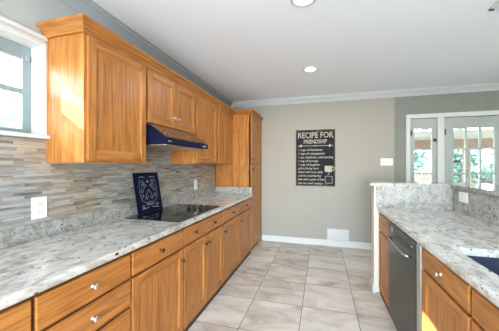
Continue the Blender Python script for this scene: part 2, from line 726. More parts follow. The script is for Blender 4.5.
# right and rear walls (out of frame), the rear one with a wide opening added to let light in
bm = nb()
box(bm, XR, XR + .15, YR, BACK + .15, 0, CEIL)
struct('wall_right', bm, M_wall)
bm = nb()
box(bm, WL - .15, -1.0, YR - .15, YR, 0, CEIL); box(bm, 1.8, XR + .15, YR - .15, YR, 0, CEIL)
box(bm, -1.0, 1.8, YR - .15, YR, 0, .1); box(bm, -1.0, 1.8, YR - .15, YR, 2.35, CEIL)
struct('wall_front', bm, M_wall)

# low peninsula wall (L shaped)
bm = nb()
prism(bm, [(.545, 2.99), (1.27, 2.99), (1.27, -.4), (1.40, -.4), (1.40, 3.12), (.545, 3.12)], 2, 0, 1.143)
struct('wall_peninsula', bm, M_pony)
bm = nb()
sweep(bm, [(.56, 2.985), (.545, 2.985), (.545, 3.12), (1.40, 3.12), (1.40, -.4)],
      [(0, 0), (.016, 0), (.016, .075), (.008, .088), (0, .088)], side=-1)
struct('baseboard_peninsula', bm, M_trim)

# baseboards
bm = nb()
sweep(bm, [(-1.035, BACK), (1.28, BACK)], [(0, 0), (.016, 0), (.016, .085), (.010, .098), (0, .10)], side=1)
struct('baseboard_back', bm, M_trim)

# ceiling crown
crown = [(0, CEIL - .095), (.010, CEIL - .095), (.018, CEIL - .078), (.030, CEIL - .062), (.050, CEIL - .040), (.066, CEIL - .030), (.070, CEIL - .012),
         (.084, CEIL - .010), (.084, CEIL), (0, CEIL)]
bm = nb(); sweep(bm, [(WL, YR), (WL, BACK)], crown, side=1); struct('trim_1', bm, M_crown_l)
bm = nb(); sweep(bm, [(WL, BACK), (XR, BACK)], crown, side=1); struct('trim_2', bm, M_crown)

# strip mosaic behind the counter
bm = nb()
prism(bm, [(-.35, 1.012), (3.78, 1.012), (3.78, 1.40), (2.54, 1.40), (2.54, 1.62), (1.70, 1.62), (1.70, 1.40),
           (1.19, 1.40), (1.19, 1.518), (-.35, 1.518)], 0, WL, WL + .010)
struct('wall_backsplash', bm, M_mosaic)

# ------------------------------------------------------------------ sink-side window
w1 = bpy.data.objects.new('window_1', None); COL.objects.link(w1); w1.location = (WL, .6, WZ0); w1['kind'] = 'structure'
ORG['window_1'] = Vector((WL, .6, WZ0))
bm = nb()   # casing: three-step profile, mitred on the two upper corners
cp = [(0, 0), (.012, 0), (.016, .010), (.016, .022), (.006, .026), (.006, .036), (.022, .040), (.026, .050), (.026, .060), (0, .060)]   # (out of wall, width from opening)


def casing(bm, y0, y1, z0, z1, prof, sx, xw):
    pts = [((y1, z0), (1, 0)), ((y1, z1), (1, 1)), ((y0, z1), (-1, 1)), ((y0, z0), (-1, 0))]
    rings = [[bm.verts.new((xw + sx * o, p[0] + d[0] * w_, p[1] + d[1] * w_)) for o, w_ in prof] for p, d in pts]
    k = len(prof)
    for a, b in zip(rings[:-1], rings[1:]):
        for i in range(k):
            bm.faces.new([a[i], b[i], b[(i + 1) % k], a[(i + 1) % k]])
    bm.faces.new(rings[0]); bm.faces.new(rings[-1])


casing(bm, WY0, WY1, WZ0, WZ1, cp, 1, WL)
obj('casing', bm, M_trim, w1)
bm = nb()   # jamb liner
box(bm, WL - .15, WL, WY1 - .002, WY1 + .004, WZ0, WZ1); box(bm, WL - .15, WL, WY0 - .004, WY0 + .002, WZ0, WZ1)
box(bm, WL - .15, WL, WY0, WY1, WZ1 - .002, WZ1 + .004)
obj('jamb', bm, M_trim, w1)
bm = nb(); box(bm, WL - .15, WL + .045, WY0 - .08, 1.215, 1.522, WZ0, .004); obj('sill', bm, M_trim, w1)
bm = nb()
xs0, xs1 = WL - .115, WL - .085
box(bm, xs0, xs1, WY1 - .050, WY1 - .002, WZ0, WZ1, .003); box(bm, xs0, xs1, WY0 + .002, WY0 + .045, WZ0, WZ1, .003)
for za, zb in ((WZ1 - .085, WZ1 - .002), (WZ0, WZ0 + .035), (1.800, 1.826)):
    box(bm, xs0 + .002, xs1 - .002, WY0 + .044, WY1 - .049, za, zb)
obj('sash', bm, M_alu, w1)
bm = nb(); box(bm, WL - .102, WL - .098, WY0 + .04, WY1 - .04, WZ0 + .03, WZ1 - .05); obj('glass', bm, M_glass, w1)
bm = nb(); box(bm, WL - .130, WL - .128, WY0 + .03, WY1 - .03, WZ0 + .02, 1.815); lab(obj('insect_screen', bm, M_screen, w1), 'fine insect screen over the lower sash')
bm = nb(); box(bm, xs1, xs1 + .012, 1.112, 1.135, 2.0, 2.03, .003); obj('sash_latch', bm, M_alu, w1)

# ------------------------------------------------------------------ patio doors
bm = nb()
for (a, b_) in ((1.278, DX0), (DXM0, DXM1), (DX1, DX1 + .06)):
    box(bm, a, b_, BACK - .018, BACK + .06, 0, DZ, .003)
box(bm, 1.278, DX1 + .06, BACK - .020, BACK + .06, DZ, DZ + .066, .004)
struct('trim_3', bm, M_trim)


def patio_door(name, x0, x1, gx0, gx1, gz0, gz1, vb, hb, label_hinge):
    d = bpy.data.objects.new(name, None); COL.objects.link(d); d.location = (x0, BACK, 0); d['kind'] = 'structure'
    ORG[name] = Vector((x0, BACK, 0))
    y0, y1 = BACK + .012, BACK + .052
    bm = nb()
    box(bm, x0 + .004, gx0, y0, y1, .008, DZ - .004); box(bm, gx1, x1 - .004, y0, y1, .008, DZ - .004)
    box(bm, gx0, gx1, y0, y1, .008, gz0); box(bm, gx0, gx1, y0, y1, gz1, DZ - .004)
    obj('leaf', bm, M_doorp, d)
    bm = nb()   # glazing bead and bars
    t = .011
    box(bm, gx0 - .006, gx0 + t, y0 - .008, y1, gz0 - .006, gz1 + .006); box(bm, gx1 - t, gx1 + .006, y0 - .008, y1, gz0 - .006, gz1 + .006)
    box(bm, gx0 + t, gx1 - t, y0 - .0075, y1 - .001, gz0 - .006, gz0 + t); box(bm, gx0 + t, gx1 - t, y0 - .0075, y1 - .001, gz1 - t, gz1 + .006)
    for x in vb:
        box(bm, x - t, x + t, y0 - .0045, y1 - .001, gz0 + t, gz1 - t)
    for z in hb:
        box(bm, gx0 + t, gx1 - t, y0 - .004, y1 - .002, z - t, z + t)
    obj('glazing_bars', bm, M_doorp, d)
    bm = nb(); box(bm, gx0, gx1, BACK + .030, BACK + .035, gz0, gz1); obj('glass', bm, M_glass, d)
    for hz in (1.87, .25):
        bm = nb(); box(bm, x0 + .010, x0 + .028, y0 - .014, y0 + .004, hz - .04, hz + .04, .003)
        lathe(bm, [(.007, 0), (.007, .09)], (x0 + .016, y0 - .014, hz - .045), (0, 0, 1), 10)
        obj('hinge', bm, M_black, d)
    return d


d1 = patio_door('door_1', DX0, DXM0, 1.385, 1.645, .28, 1.94, (), (1.612, 1.232, .80), '')
d2 = patio_door('door_2', DXM1, DX1, 1.905, 2.435, .28, 1.93, (2.078, 2.255), (1.612, 1.240, .80), '')
bm = nb(); box(bm, 1.652, 1.690, BACK - .006, BACK + .012, 1.725, 1.775, .004)
lathe(bm, [(.016, 0), (.016, .012), (.012, .018), (0, .018)], (1.672, BACK - .006, 1.75), (0, -1, 0), 16)
obj('latch', bm, M_black, d1)

# ------------------------------------------------------------------ cabinet builders


def panel_door(bm, s, xf, y0, y1, z0, z1, fr=.055, t=.020):
    """frame-and-panel door; outer face at x = xf, facing s (+1/-1). Slots: 0 vertical oak, 1 lengthwise oak"""
    xb = xf - s * t
    box(bm, xb, xf, y0, y0 + fr, z0, z1, .003, 0); box(bm, xb, xf, y1 - fr, y1, z0, z1, .003, 0)
    box(bm, xb, xf, y0 + fr, y1 - fr, z0, z0 + fr, .003, 1); box(bm, xb, xf, y0 + fr, y1 - fr, z1 - fr, z1, .003, 1)
    a0, a1, c0, c1 = y0 + fr, y1 - fr, z0 + fr, z1 - fr
    i = .014
    xd = xf - s * .010
    # sloped inner moulding
    q = [(xf - s * .003, a0 - .001, c0 - .001), (xf - s * .003, a1 + .001, c0 - .001), (xf - s * .003, a1 + .001, c1 + .001), (xf - s * .003, a0 - .001, c1 + .001)]
    p = [(xd, a0 + i, c0 + i), (xd, a1 - i, c0 + i), (xd, a1 - i, c1 - i), (xd, a0 + i, c1 - i)]
    Q = [bm.verts.new(v) for v in q]; P = [bm.verts.new(v) for v in p]
    for k in range(4):
        f = bm.faces.new([Q[k], Q[(k + 1) % 4], P[(k + 1) % 4], P[k]])
        f.material_index = 1 if k in (0, 2) else 0
    box(bm, xb + s * .004, xd, a0 + .002, a1 - .002, c0 + .002, c1 - .002, 0, 0)


def knob(parent, x, y, z, s, mat, r=.016):
    bm = nb()
    lathe(bm, [(.011, 0), (.011, .003), (.006, .006), (.006, .014), (r * .8, .018), (r, .023), (r * .85, .028), (r * .4, .031), (0, .0315)],
          (x, y, z), (s, 0, 0), 18)
    return obj('knob', bm, mat, parent)


def add_door(root, s, xf, y0, y1, z0, z1, kpos=None, kmat=None):
    bm = nb(); panel_door(bm, s, xf, y0, y1, z0, z1)
    d = obj('door', bm, [OZ, OY], root)
    if kpos:
        knob(d, xf, kpos[0], kpos[1], s, kmat or M_bronze)
    return d


def add_drawer(root, s, xf, y0, y1, z0, z1, knobs=(), kmat=None):
    bm = nb(); box(bm, xf - s * .020, xf, y0, y1, z0, z1, .006, 0, 3)
    d = obj('drawer', bm, [OY], root)
    for ky in knobs:
        knob(d, xf, ky, (z0 + z1) / 2, s, kmat or M_bronze)
    return d


def base_carcass(root, s, xf, xback, y0, y1, top=.874, toe=.055, toeback=.020, endpanel=False):
    """xf = outer face of doors; face frame sits 20 mm behind"""
    ff = xf - s * .0205
    bm = nb()
    box(bm, ff, ff - s * .02, y0, y1, toe, top, 0, 0)                      # face frame
    box(bm, ff - s * .02, xback, y0, y0 + .018, toe, top, 0, 1); box(bm, ff - s * .02, xback, y1 - .018, y1, toe, top, 0, 1)
    box(bm, ff - s * .02, xback, y0, y1, toe, toe + .018, 0, 1); box(bm, xback + s * .008, xback, y0, y1, toe, top, 0, 1)
    c = obj('carcass', bm, [M_gapwood, OZ], root)
    bm = nb(); box(bm, xf - s * toeback, xf - s * (toeback + .018), y0, y1, 0, toe); obj('toe_kick', bm, M_toe, root)
    return c


FL = -1.040      # outer face of left doors
XB = WL + .004
gl_ = 'oak base cabinets under the left counter'


def left_unit(label, y0, y1):
    r = thing('base_cabinet', label, 'cabinet', (FL - .3, (y0 + y1) / 2, 0), gl_)
    base_carcass(r, 1, FL, XB, y0, y1)
    return r


g = .007
u0 = left_unit('oak base cabinet in the lower left corner of the photo, before the drawer stack', .10, .694)
add_drawer(u0, 1, FL, .10 + g, .694 - g, .722, .858, (.40,), M_nickel); add_door(u0, 1, FL, .10 + g, .694 - g, .065, .708, (.64, .63), M_nickel)
u1 = left_unit('oak drawer stack with bright knobs, no doors, under the left counter nearest the camera', .694, 1.205)
for z0, z1 in ((.722, .858), (.566, .708), (.410, .552), (.065, .396)):
    add_drawer(u1, 1, FL, .694 + g, 1.205 - g, z0, z1, (.948,), M_nickel)
u2 = left_unit('oak base cabinet with one drawer over one door, between drawer stack and cooktop', 1.205, 1.772)
add_drawer(u2, 1, FL, 1.205 + g, 1.772 - g, .722, .858, (1.47,)); add_door(u2, 1, FL, 1.205 + g, 1.772 - g, .065, .708, (1.735, .625))
u3 = left_unit('wide oak cabinet directly under the cooktop, one long two-knob drawer over two doors', 1.772, 2.605)
add_drawer(u3, 1, FL, 1.772 + g, 2.605 - g, .722, .858, (1.955, 2.345))
add_door(u3, 1, FL, 1.772 + g, 2.187 - .003, .065, .708, (2.150, .632)); add_door(u3, 1, FL, 2.187 + .003, 2.605 - g, .065, .708, (2.224, .632))
u4 = left_unit('oak base cabinet just past the cooktop cabinet, second from the pantry', 2.605, 3.19)
add_drawer(u4, 1, FL, 2.605 + g, 3.19 - g, .722, .858, (2.90,)); add_door(u4, 1, FL, 2.605 + g, 3.19 - g, .065, .708, (2.645, .62))
u5 = left_unit('oak base cabinet at the far end of the left counter, touching the tall pantry', 3.19, 3.777)
add_drawer(u5, 1, FL, 3.19 + g, 3.777 - g, .722, .858, (3.48,)); add_door(u5, 1, FL, 3.19 + g, 3.777 - g, .065, .708, (3.23, .62))

# ------------------------------------------------------------------ left worktop
cl = thing('granite_worktop', 'long speckled granite counter on the left, running from the window to the pantry', 'counter', (-1.35, 1.7, .875), 'granite worktops')


def bullnose(x_out, x_in, z0, z1, r=.012):
    s = 1 if x_out > x_in else -1
    pts = [(x_in, z0)]
    for k in range(5):
        a = -PI / 2 + k * PI / 8
        pts.append((x_out - s * r + s * r * math.cos(a), z0 + r + r * math.sin(a)))
    for k in range(5):
        a = k * PI / 8
        pts.append((x_out - s * r + s * r * math.cos(a), z1 - r + r * math.sin(a)))
    pts.append((x_in, z1))
    return pts


bm = nb(); prism(bm, bullnose(-1.022, WL + .001, .8755, .915), 1, -.35, 3.778); obj('slab', bm, M_gran, cl)
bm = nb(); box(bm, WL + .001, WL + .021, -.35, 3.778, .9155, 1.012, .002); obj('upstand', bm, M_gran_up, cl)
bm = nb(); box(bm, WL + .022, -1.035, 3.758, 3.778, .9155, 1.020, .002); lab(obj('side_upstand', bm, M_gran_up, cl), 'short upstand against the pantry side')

# ------------------------------------------------------------------ pantry
PX, PY = -1.040, 3.78
pt = thing('pantry_cabinet', 'tall full-height oak pantry cabinet at the far end of the left run', 'cabinet', (-1.35, 4.13, 0))
bm = nb()
box(bm, WL + .004, PX - .0215, PY, PY + .02, .0, 2.20, 0, 0); box(bm, WL + .004, PX - .0215, BACK - .03, BACK - .004, .0, 2.20, 0, 0)
box(bm, PX - .04, PX - .0215, PY, BACK - .004, .06, 2.20, 0, 0); box(bm, WL + .004, WL + .02, PY, BACK - .004, 0, 2.20, 0, 0)
box(bm, WL + .004, PX - .0215, PY, BACK - .004, 2.17, 2.20, 0, 0)
obj('carcass', bm, OZ, pt)
d = add_door(pt, 1, PX, PY + .008, BACK - .03, 1.392, 2.155); knob(d, PX, PY + .045, 1.45, 1, M_bronze)
d = add_door(pt, 1, PX, PY + .008, BACK - .03, .065, 1.372); knob(d, PX, PY + .045, 1.30, 1, M_bronze)
bm = nb(); box(bm, PX - .060, PX - .045, PY, BACK - .004, 0, .058); obj('toe_kick', bm, M_toe, pt)
corn = [(0, 2.146), (.010, 2.146), (.010, 2.158), (.006, 2.161), (.010, 2.168), (.018, 2.177), (.030, 2.184), (.030, 2.190), (.026, 2.193), (.034, 2.200), (.044, 2.204), (.050, 2.208), (.050, 2.223), (0, 2.223)]
bm = nb(); sweep(bm, [(-1.31, PY), (PX - .020, PY), (PX - .020, BACK - .004)], corn, side=1, mis=(1, 0)); obj('cornice', bm, [OY, OX], pt)

# ------------------------------------------------------------------ upper cabinets
FU = -1.330
UT, UB = 2.20, 1.378
gu = 'oak wall cabinets above the left counter'


def upper(label, y0, y1, z0=UB, name='wall_cabinet'):
    r = thing(name, label, 'cabinet', (FU - .15, (y0 + y1) / 2, z0), gu)
    bm = nb(); ff = FU - .0205
    box(bm, XB, ff, y0, y1, z0, UT, .001, 0)
    obj('carcass', bm, OZ, r)
    return r


a = upper('large single-door oak wall cabinet beside the window, its pale side in sunlight', 1.170, 1.712)
add_door(a, 1, FU, 1.186, 1.698, UB + .012, 2.140)
b2 = upper('short two-door oak wall cabinet directly above the range hood', 1.713, 2.525, 1.695)
add_door(b2, 1, FU, 1.728, 2.114, 1.708, 2.140, (2.082, 1.80), M_nickel); add_door(b2, 1, FU, 2.120, 2.510, 1.708, 2.140, (2.152, 1.80), M_nickel)
c_ = upper('oak wall cabinet with one door just past the range hood', 2.526, 3.135)
add_door(c_, 1, FU, 2.545, 3.118, UB + .012, 2.140)
d_ = upper('narrow oak wall cabinet squeezed against the pantry in the corner', 3.136, 3.776)
add_door(d_, 1, FU, 3.152, 3.460, UB + .012, 2.140)
bm = nb(); sweep(bm, [(WL + .004, 1.168), (FU - .018, 1.168), (FU - .018, 3.775)], corn, side=1, mis=(1, 0))
single('cabinet_cornice', bm, [OY, OX], 'oak crown moulding running along the tops of the wall cabinets', 'moulding', (FU - .018, 2.4, 2.148))

# ------------------------------------------------------------------ range hood
hd = thing('range_hood', 'glossy navy black under-cabinet range hood over the cooktop', 'range hood', (-1.4, 2.1, 1.53))
hy0, hy1 = 1.722, 2.475
bm = nb()   # shell: slanted canopy, open below
prof = [(WL + .012, 1.530), (WL + .012, 1.692), (-1.322, 1.692), (-1.165, 1.580), (-1.165, 1.535)]
prism(bm, prof, 1, hy0, hy1)
obj('canopy', bm, M_hood, hd)
bm = nb()
dx, dz = -1.165 + 1.322, 1.580 - 1.692
prism(bm, [(-1.318, 1.6905), (-1.170, 1.5850), (-1.169, 1.5870), (-1.3165, 1.6925)], 1, hy0 + .008, hy1 - .008)
lab(obj('top_panel', bm, M_hoodtop, hd), 'sloping top panel tinted brown with the reflection of the oak')
bm = nb(); box(bm, WL + .03, -1.175, hy0 + .006, hy1 - .006, 1.520, 1.5295, .003); obj('filter_panel', bm, M_steel, hd)
bm = nb(); box(bm, -1.1648, -1.1615, 1.750, 1.790, 1.550, 1.559, .001); obj('badge', bm, M_nickel, hd)
for y in (2.36, 2.395):
    bm = nb(); box(bm, -1.1648, -1.159, y, y + .022, 1.550, 1.560, .002); obj('switch', bm, M_steel, hd)

# ------------------------------------------------------------------ cooktop
ct = thing('cooktop', 'black glass electric cooktop set into the left granite counter', 'cooktop', (-1.32, 2.15, .9155))
cy0, cy1, cx0, cx1 = 1.752, 2.555, -1.585, -1.062
bm = nb(); box(bm, cx0, cx1, cy0, cy1, .9155, .9225, .002); obj('glass_top', bm, M_cook, ct)


def ring(bm, cx, cy, r, w, z):
    n_ = 40
    A = [bm.verts.new((cx + r * math.cos(2 * PI * i / n_), cy + r * math.sin(2 * PI * i / n_), z)) for i in range(n_)]
    B = [bm.verts.new((cx + (r - w) * math.cos(2 * PI * i / n_), cy + (r - w) * math.sin(2 * PI * i / n_), z)) for i in range(n_)]
    for i in range(n_):
        j = (i + 1) % n_
        bm.faces.new([A[i], A[j], B[j], B[i]])


for cx, cy, r in ((-1.45, 1.93, .085), (-1.19, 1.93, .105), (-1.45, 2.20, .105), (-1.19, 2.17, .075)):
    bm = nb(); ring(bm, cx, cy, r, .006, .9228); ring(bm, cx, cy, r * .6, .004, .9228)
    obj('burner', bm, M_ring, ct)
for kx in (-1.325, -1.255, -1.185, -1.115):
    bm = nb(); lathe(bm, [(.024, 0), (.024, .006), (.019, .010), (.018, .030), (.014, .034), (0, .034)], (kx, 2.36, .9226), (0, 0, 1), 20)
    box(bm, kx - .004, kx + .004, 2.341, 2.379, .954, .962, .002)
    obj('knob', bm, M_black, ct)

# ------------------------------------------------------------------ decorated navy tile leaning at the wall
tl = thing('decorative_tile', 'navy blue tile panel with white scrollwork leaning on the backsplash at the cooktop', 'decorative tile', (-1.56, 2.08, .9226))
p0, p1 = Vector((-1.570, 1.905, .9248)), Vector((-1.545, 2.235, .9248))     # bottom edge (front)
ub = (p1 - p0).normalized()
tilt = Vector((-.068, .0, .362))
up = (tilt - ub * tilt.dot(ub)).normalized()
nrm = ub.cross(up)
Lw, Lh = .322, .372


def tp(u, v, d=0.0):
    return p0 + ub * u + up * v + nrm * d


bm = nb()
vs = [[bm.verts.new(tp(u, v, d)) for (u, v) in ((0, 0), (Lw, 0), (Lw, Lh), (0, Lh))] for d in (0, -.009)]
bm.faces.new(vs[0]); bm.faces.new(vs[1][::-1])
for i in range(4):
    j = (i + 1) % 4
    bm.faces.new([vs[0][i], vs[1][i], vs[1][j], vs[0][j]])
obj('tile', bm, M_navy, tl)
bm = nb()


def stroke(pts, w=.0028):
    for (a0, b0), (a1, b1) in zip(pts[:-1], pts[1:]):
        dx_, dy_ = a1 - a0, b1 - b0
        L_ = math.hypot(dx_, dy_)
        if L_ < 1e-6:
            continue
        nx, ny = -dy_ / L_ * w * .36, dx_ / L_ * w * .36
        v_ = [bm.verts.new(tp(a, b, .0006)) for a, b in ((a0 + nx, b0 + ny), (a0 - nx, b0 - ny), (a1 - nx, b1 - ny), (a1 + nx, b1 + ny))]
        bm.faces.new(v_)


def spiral(cx, cy, r, turns, start, sgn=1, w=.003):
    stroke([(cx + r * (1 - .75 * k / 24) * math.cos(start + sgn * turns * 2 * PI * k / 24),
             cy + r * (1 - .75 * k / 24) * math.sin(start + sgn * turns * 2 * PI * k / 24)) for k in range(25)], w)


m_ = Lw / 2
for sg in (-1, 1):
    X = lambda q: m_ + sg * q
    stroke([(X(.03), .325), (X(.06), .335), (X(.10), .33)], .006)
    stroke([(X(.10), .31), (X(.112), .25), (X(.112), .16), (X(.095), .11), (X(.04), .085), (X(0), .095)], .003)
    spiral(X(.065), .285, .026, 1.4, 0, sg)
    spiral(X(.080), .205, .022, 1.3, PI, -sg)
    spiral(X(.085), .150, .020, 1.4, PI / 2, sg)
    spiral(X(.045), .240, .018, 1.2, -PI / 2, sg)
    spiral(X(.090), .055, .022, 1.4, 0, sg, .004)
    stroke([(X(.0), .21), (X(.03), .17), (X(.05), .125), (X(.03), .12), (X(.012), .15)], .004)
    stroke([(X(.02), .045), (X(.05), .038), (X(.11), .032)], .005)
    for k in range(7):
        a_ = .4 + k * .35
        stroke([(X(.055 + .03 * math.cos(a_)), .225 + .03 * math.sin(a_)), (X(.055 + .042 * math.cos(a_)), .225 + .042 * math.sin(a_))], .0035)
spiral(m_, .285, .014, 1.5, 0, 1, .004)
stroke([(m_ - .05, .075), (m_ - .03, .062), (m_ - .02, .08), (m_, .060), (m_ + .02, .08), (m_ + .03, .062), (m_ + .05, .075)], .006)
lab(obj('scroll_print', bm, M_print, tl), 'white scrollwork print')

# ------------------------------------------------------------------ electrical plates


def plate(name, label, cat, c, nvec, uvec, w, h, kind, group=None):
    """plate on a wall: centre c, outward normal nvec, horizontal axis uvec"""
    n_, u_ = Vector(nvec), Vector(uvec)
    c = Vector(c)
    z_ = Vector((0, 0, 1))
    root = thing(name, label, cat, c, group)

    def rbox(bm, u0, u1, v0, v1, d0, d1, bev=0):
        vs = box(bm, u0, u1, d0, d1, v0, v1, bev)
    def place(bm):
        M = Matrix((u_, n_, z_)).transposed().to_4x4()
        M.translation = c
        bmesh.ops.transform(bm, matrix=M, verts=bm.verts[:])
    bm = nb(); rbox(bm, -w / 2, w / 2, -h / 2, h / 2, 0, .006, .0025); place(bm); obj('cover_plate', bm, M_plate, root)
    if kind == 'outlet':
        for vz in (-h * .2, h * .2):
            bm = nb(); rbox(bm, -.017, .017, vz - .015, vz + .015, .005, .0085, .004); place(bm)
            s_ = obj('socket', bm, M_plate, root)
            bm = nb()
            rbox(bm, -.008, -.0055, vz - .004, vz + .007, .0083, .0088); rbox(bm, .0055, .008, vz - .004, vz + .007, .0083, .0088)
            rbox(bm, -.002, .002, vz - .011, vz - .007, .0083, .0088)
            place(bm); obj('slots', bm, M_slot, s_)
    else:
        for k in range(3):
            uu = (k - 1) * w * .29
            bm = nb(); rbox(bm, uu - .006, uu + .006, -.013, .013, .005, .007, .001); rbox(bm, uu - .004, uu + .004, .0, .010, .007, .018, .002)
            place(bm); obj('toggle', bm, M_slot if False else M_plate, root)
            bm = nb(); rbox(bm, uu - .0075, uu + .0075, -.015, .015, .0056, .0062); place(bm); obj('toggle_slot', bm, M_slot, root)
    return root


plate('wall_outlet', 'white double outlet on the mosaic backsplash below the window', 'outlet', (WL + .0101, 1.129, 1.104), (1, 0, 0), (0, 1, 0), .088, .132, 'outlet', 'white outlets')
plate('wall_outlet', 'small white outlet on the backsplash between cooktop and pantry', 'outlet', (WL + .0101, 3.115, 1.10), (1, 0, 0), (0, 1, 0), .085, .132, 'outlet', 'white outlets')
plate('wall_outlet', 'white outlet on the granite upstand of the peninsula, by the sink', 'outlet', (1.2495, 2.756, 1.070), (-1, 0, 0), (0, -1, 0), .150, .092, 'outlet', 'white outlets')
plate('light_switch', 'white triple light switch on the grey wall left of the patio doors', 'switch', (1.004, BACK - .0005, 1.417), (0, -1, 0), (1, 0, 0), .178, .113, 'switch')

# ------------------------------------------------------------------ floor register on the back wall
vr = thing('wall_vent', 'white air vent low on the back wall just above the baseboard', 'vent', (.266, BACK, .106))
bm = nb(); box(bm, .092, .440, BACK - .014, BACK - .0005, .106, .292, .004); obj('frame', bm, M_trim, vr)
for k in range(7):
    z = .128 + k * .0215
    bm = nb(); prism(bm, [(BACK - .0142, z), (BACK - .022, z - .003), (BACK - .022, z + .001), (BACK - .0142, z + .012)], 0, .112, .420); obj('louvre', bm, M_trim, vr)

# ------------------------------------------------------------------ recipe sign
sg_ = thing('wall_sign', 'worn dark board sign with a friendship recipe lettered in cream', 'sign', (-.10, BACK, 1.01))
sx0, sx1, sz0, sz1 = -.430, .222, 1.008, 1.975
bm = nb(); box(bm, sx0, sx1, BACK - .024, BACK - .001, sz0, sz1, .003); obj('board', bm, M_sign, sg_)


def text_mesh(name, body, x, z, size, parent, mat, align='CENTER', width=None, shear=0.0, bold=0.0):
    cu = bpy.data.curves.new('t', 'FONT')
    cu.body = body
    cu.size = size
    cu.align_x = align
    cu.shear = shear
    cu.offset = bold
    cu.extrude = .0006
    cu.resolution_u = 3
    to = bpy.data.objects.new('t', cu)
    COL.objects.link(to)
    bpy.context.view_layer.update()
    dg = bpy.context.evaluated_depsgraph_get()
    me = bpy.data.meshes.new_from_object(to.evaluated_get(dg))
    bpy.data.objects.remove(to)
    bm = bmesh.new(); bm.from_mesh(me); bpy.data.meshes.remove(me)
    xs = [v.co.x for v in bm.verts]
    k = 1.0
    if width:
        k = width / (max(xs) - min(xs))
    for v in bm.verts:
        v.co = Vector((x + v.co.x * k, BACK - .0248 - v.co.z, z + v.co.y))
    return obj(name, bm, mat, parent)


sc_ = -.104
text_mesh('heading', 'RECIPE FOR', sc_, 1.835, .135, sg_, M_ink, width=.585, bold=.0022)
text_mesh('subheading', 'FRIENDSHIP', sc_, 1.738, .098, sg_, M_ink, width=.385, bold=.0016)
bm = nb()   # ornamental rule with arrow ends
box(bm, sc_ - .235, sc_ + .235, BACK - .0256, BACK - .024, 1.694, 1.702)
for sgn in (-1, 1):
    prism(bm, [(sc_ + sgn * .275, 1.698), (sc_ + sgn * .232, 1.728), (sc_ + sgn * .222, 1.698), (sc_ + sgn * .232, 1.668)], 1, BACK - .0258, BACK - .024)
    prism(bm, [(sc_ + sgn * .290, 1.698), (sc_ + sgn * .278, 1.720), (sc_ + sgn * .283, 1.698), (sc_ + sgn * .278, 1.676)], 1, BACK - .0258, BACK - .024)
prism(bm, [(sc_ - .03, 1.698), (sc_, 1.708), (sc_ + .03, 1.698), (sc_, 1.688)], 1, BACK - .0260, BACK - .024)
obj('rule', bm, M_ink, sg_)
lines = [('1 cup of kindness', .40), ('1 cup of compassion', .44), ('1 cup of patience, understanding', .58), ('1 cup of honesty', .34),
         ('1 cup of laughter', .37), ('add a sharing heart', .35), ('blend with love daily', .42), ('and be everlasting', .39), ('bake with a pinch of time', .44), ('serve and enjoy', .42)]
for k, (t_, w_) in enumerate(lines):
    text_mesh('recipe_line', t_, sx0 + .035, 1.612 - k * .0635, .052, sg_, M_ink, 'LEFT', w_, .25, .0008)
bm = nb()   # mug with handle
lathe(bm, [(.001, 0), (.052, 0), (.060, .012), (.060, .105), (.001, .105)], (.112, 0, 1.250), (0, 0, 1), 16)
for v in bm.verts:
    v.co.y = BACK - .0243 + v.co.y * .03
tube(bm, [(.167, BACK - .0250, 1.340), (.200, BACK - .0250, 1.335), (.207, BACK - .0250, 1.300), (.190, BACK - .0250, 1.275), (.167, BACK - .0250, 1.270)], .007, 6)
tube(bm, [(.112, BACK - .0250, 1.245), (.127, BACK - .0250, 1.222), (.102, BACK - .0250, 1.200)], .006, 6)
obj('mug_emblem', bm, M_ink, sg_)
bm = nb(); box(bm, .065, .170, BACK - .0255, BACK - .024, 1.065, 1.175); obj('grinder_emblem', bm, M_inkblue, sg_)
bm = nb()
for a_ in ((.058, .178, 1.175, 1.182), (.058, .178, 1.057, 1.065), (.058, .065, 1.065, 1.175), (.171, .178, 1.065, 1.175)):
    box(bm, a_[0], a_[1], BACK - .0258, BACK - .024, a_[2], a_[3])
obj('grinder_outline', bm, M_ink, sg_)

# ------------------------------------------------------------------ right-hand peninsula
FR = .588
XBR = 1.245
gr_ = 'oak base cabinets of the peninsula'


def right_unit(label, y0, y1):
    r = thing('base_cabinet', label, 'cabinet', (FR + .3, (y0 + y1) / 2, 0), gr_)
    base_carcass(r, -1, FR, XBR, y0, y1, toe=.045, toeback=.010)
    return r


r0 = right_unit('narrow oak cabinet at the far end of the peninsula, beyond the dishwasher', 2.535, 2.985)
add_drawer(r0, -1, FR, 2.545, 2.975, .682, .858); add_door(r0, -1, FR, 2.545, 2.975, .055, .668)
r1 = right_unit('oak sink cabinet on the near side of the dishwasher, with a bright-knob drawer', .30, 1.775)
add_drawer(r1, -1, FR, 1.262, 1.765, .742, .862, (1.51,), M_nickel); add_door(r1, -1, FR, 1.262, 1.765, .055, .728)
add_drawer(r1, -1, FR, .31, 1.240, .742, .862)
add_door(r1, -1, FR, .31, .770, .055, .728); add_door(r1, -1, FR, .776, 1.240, .055, .728)

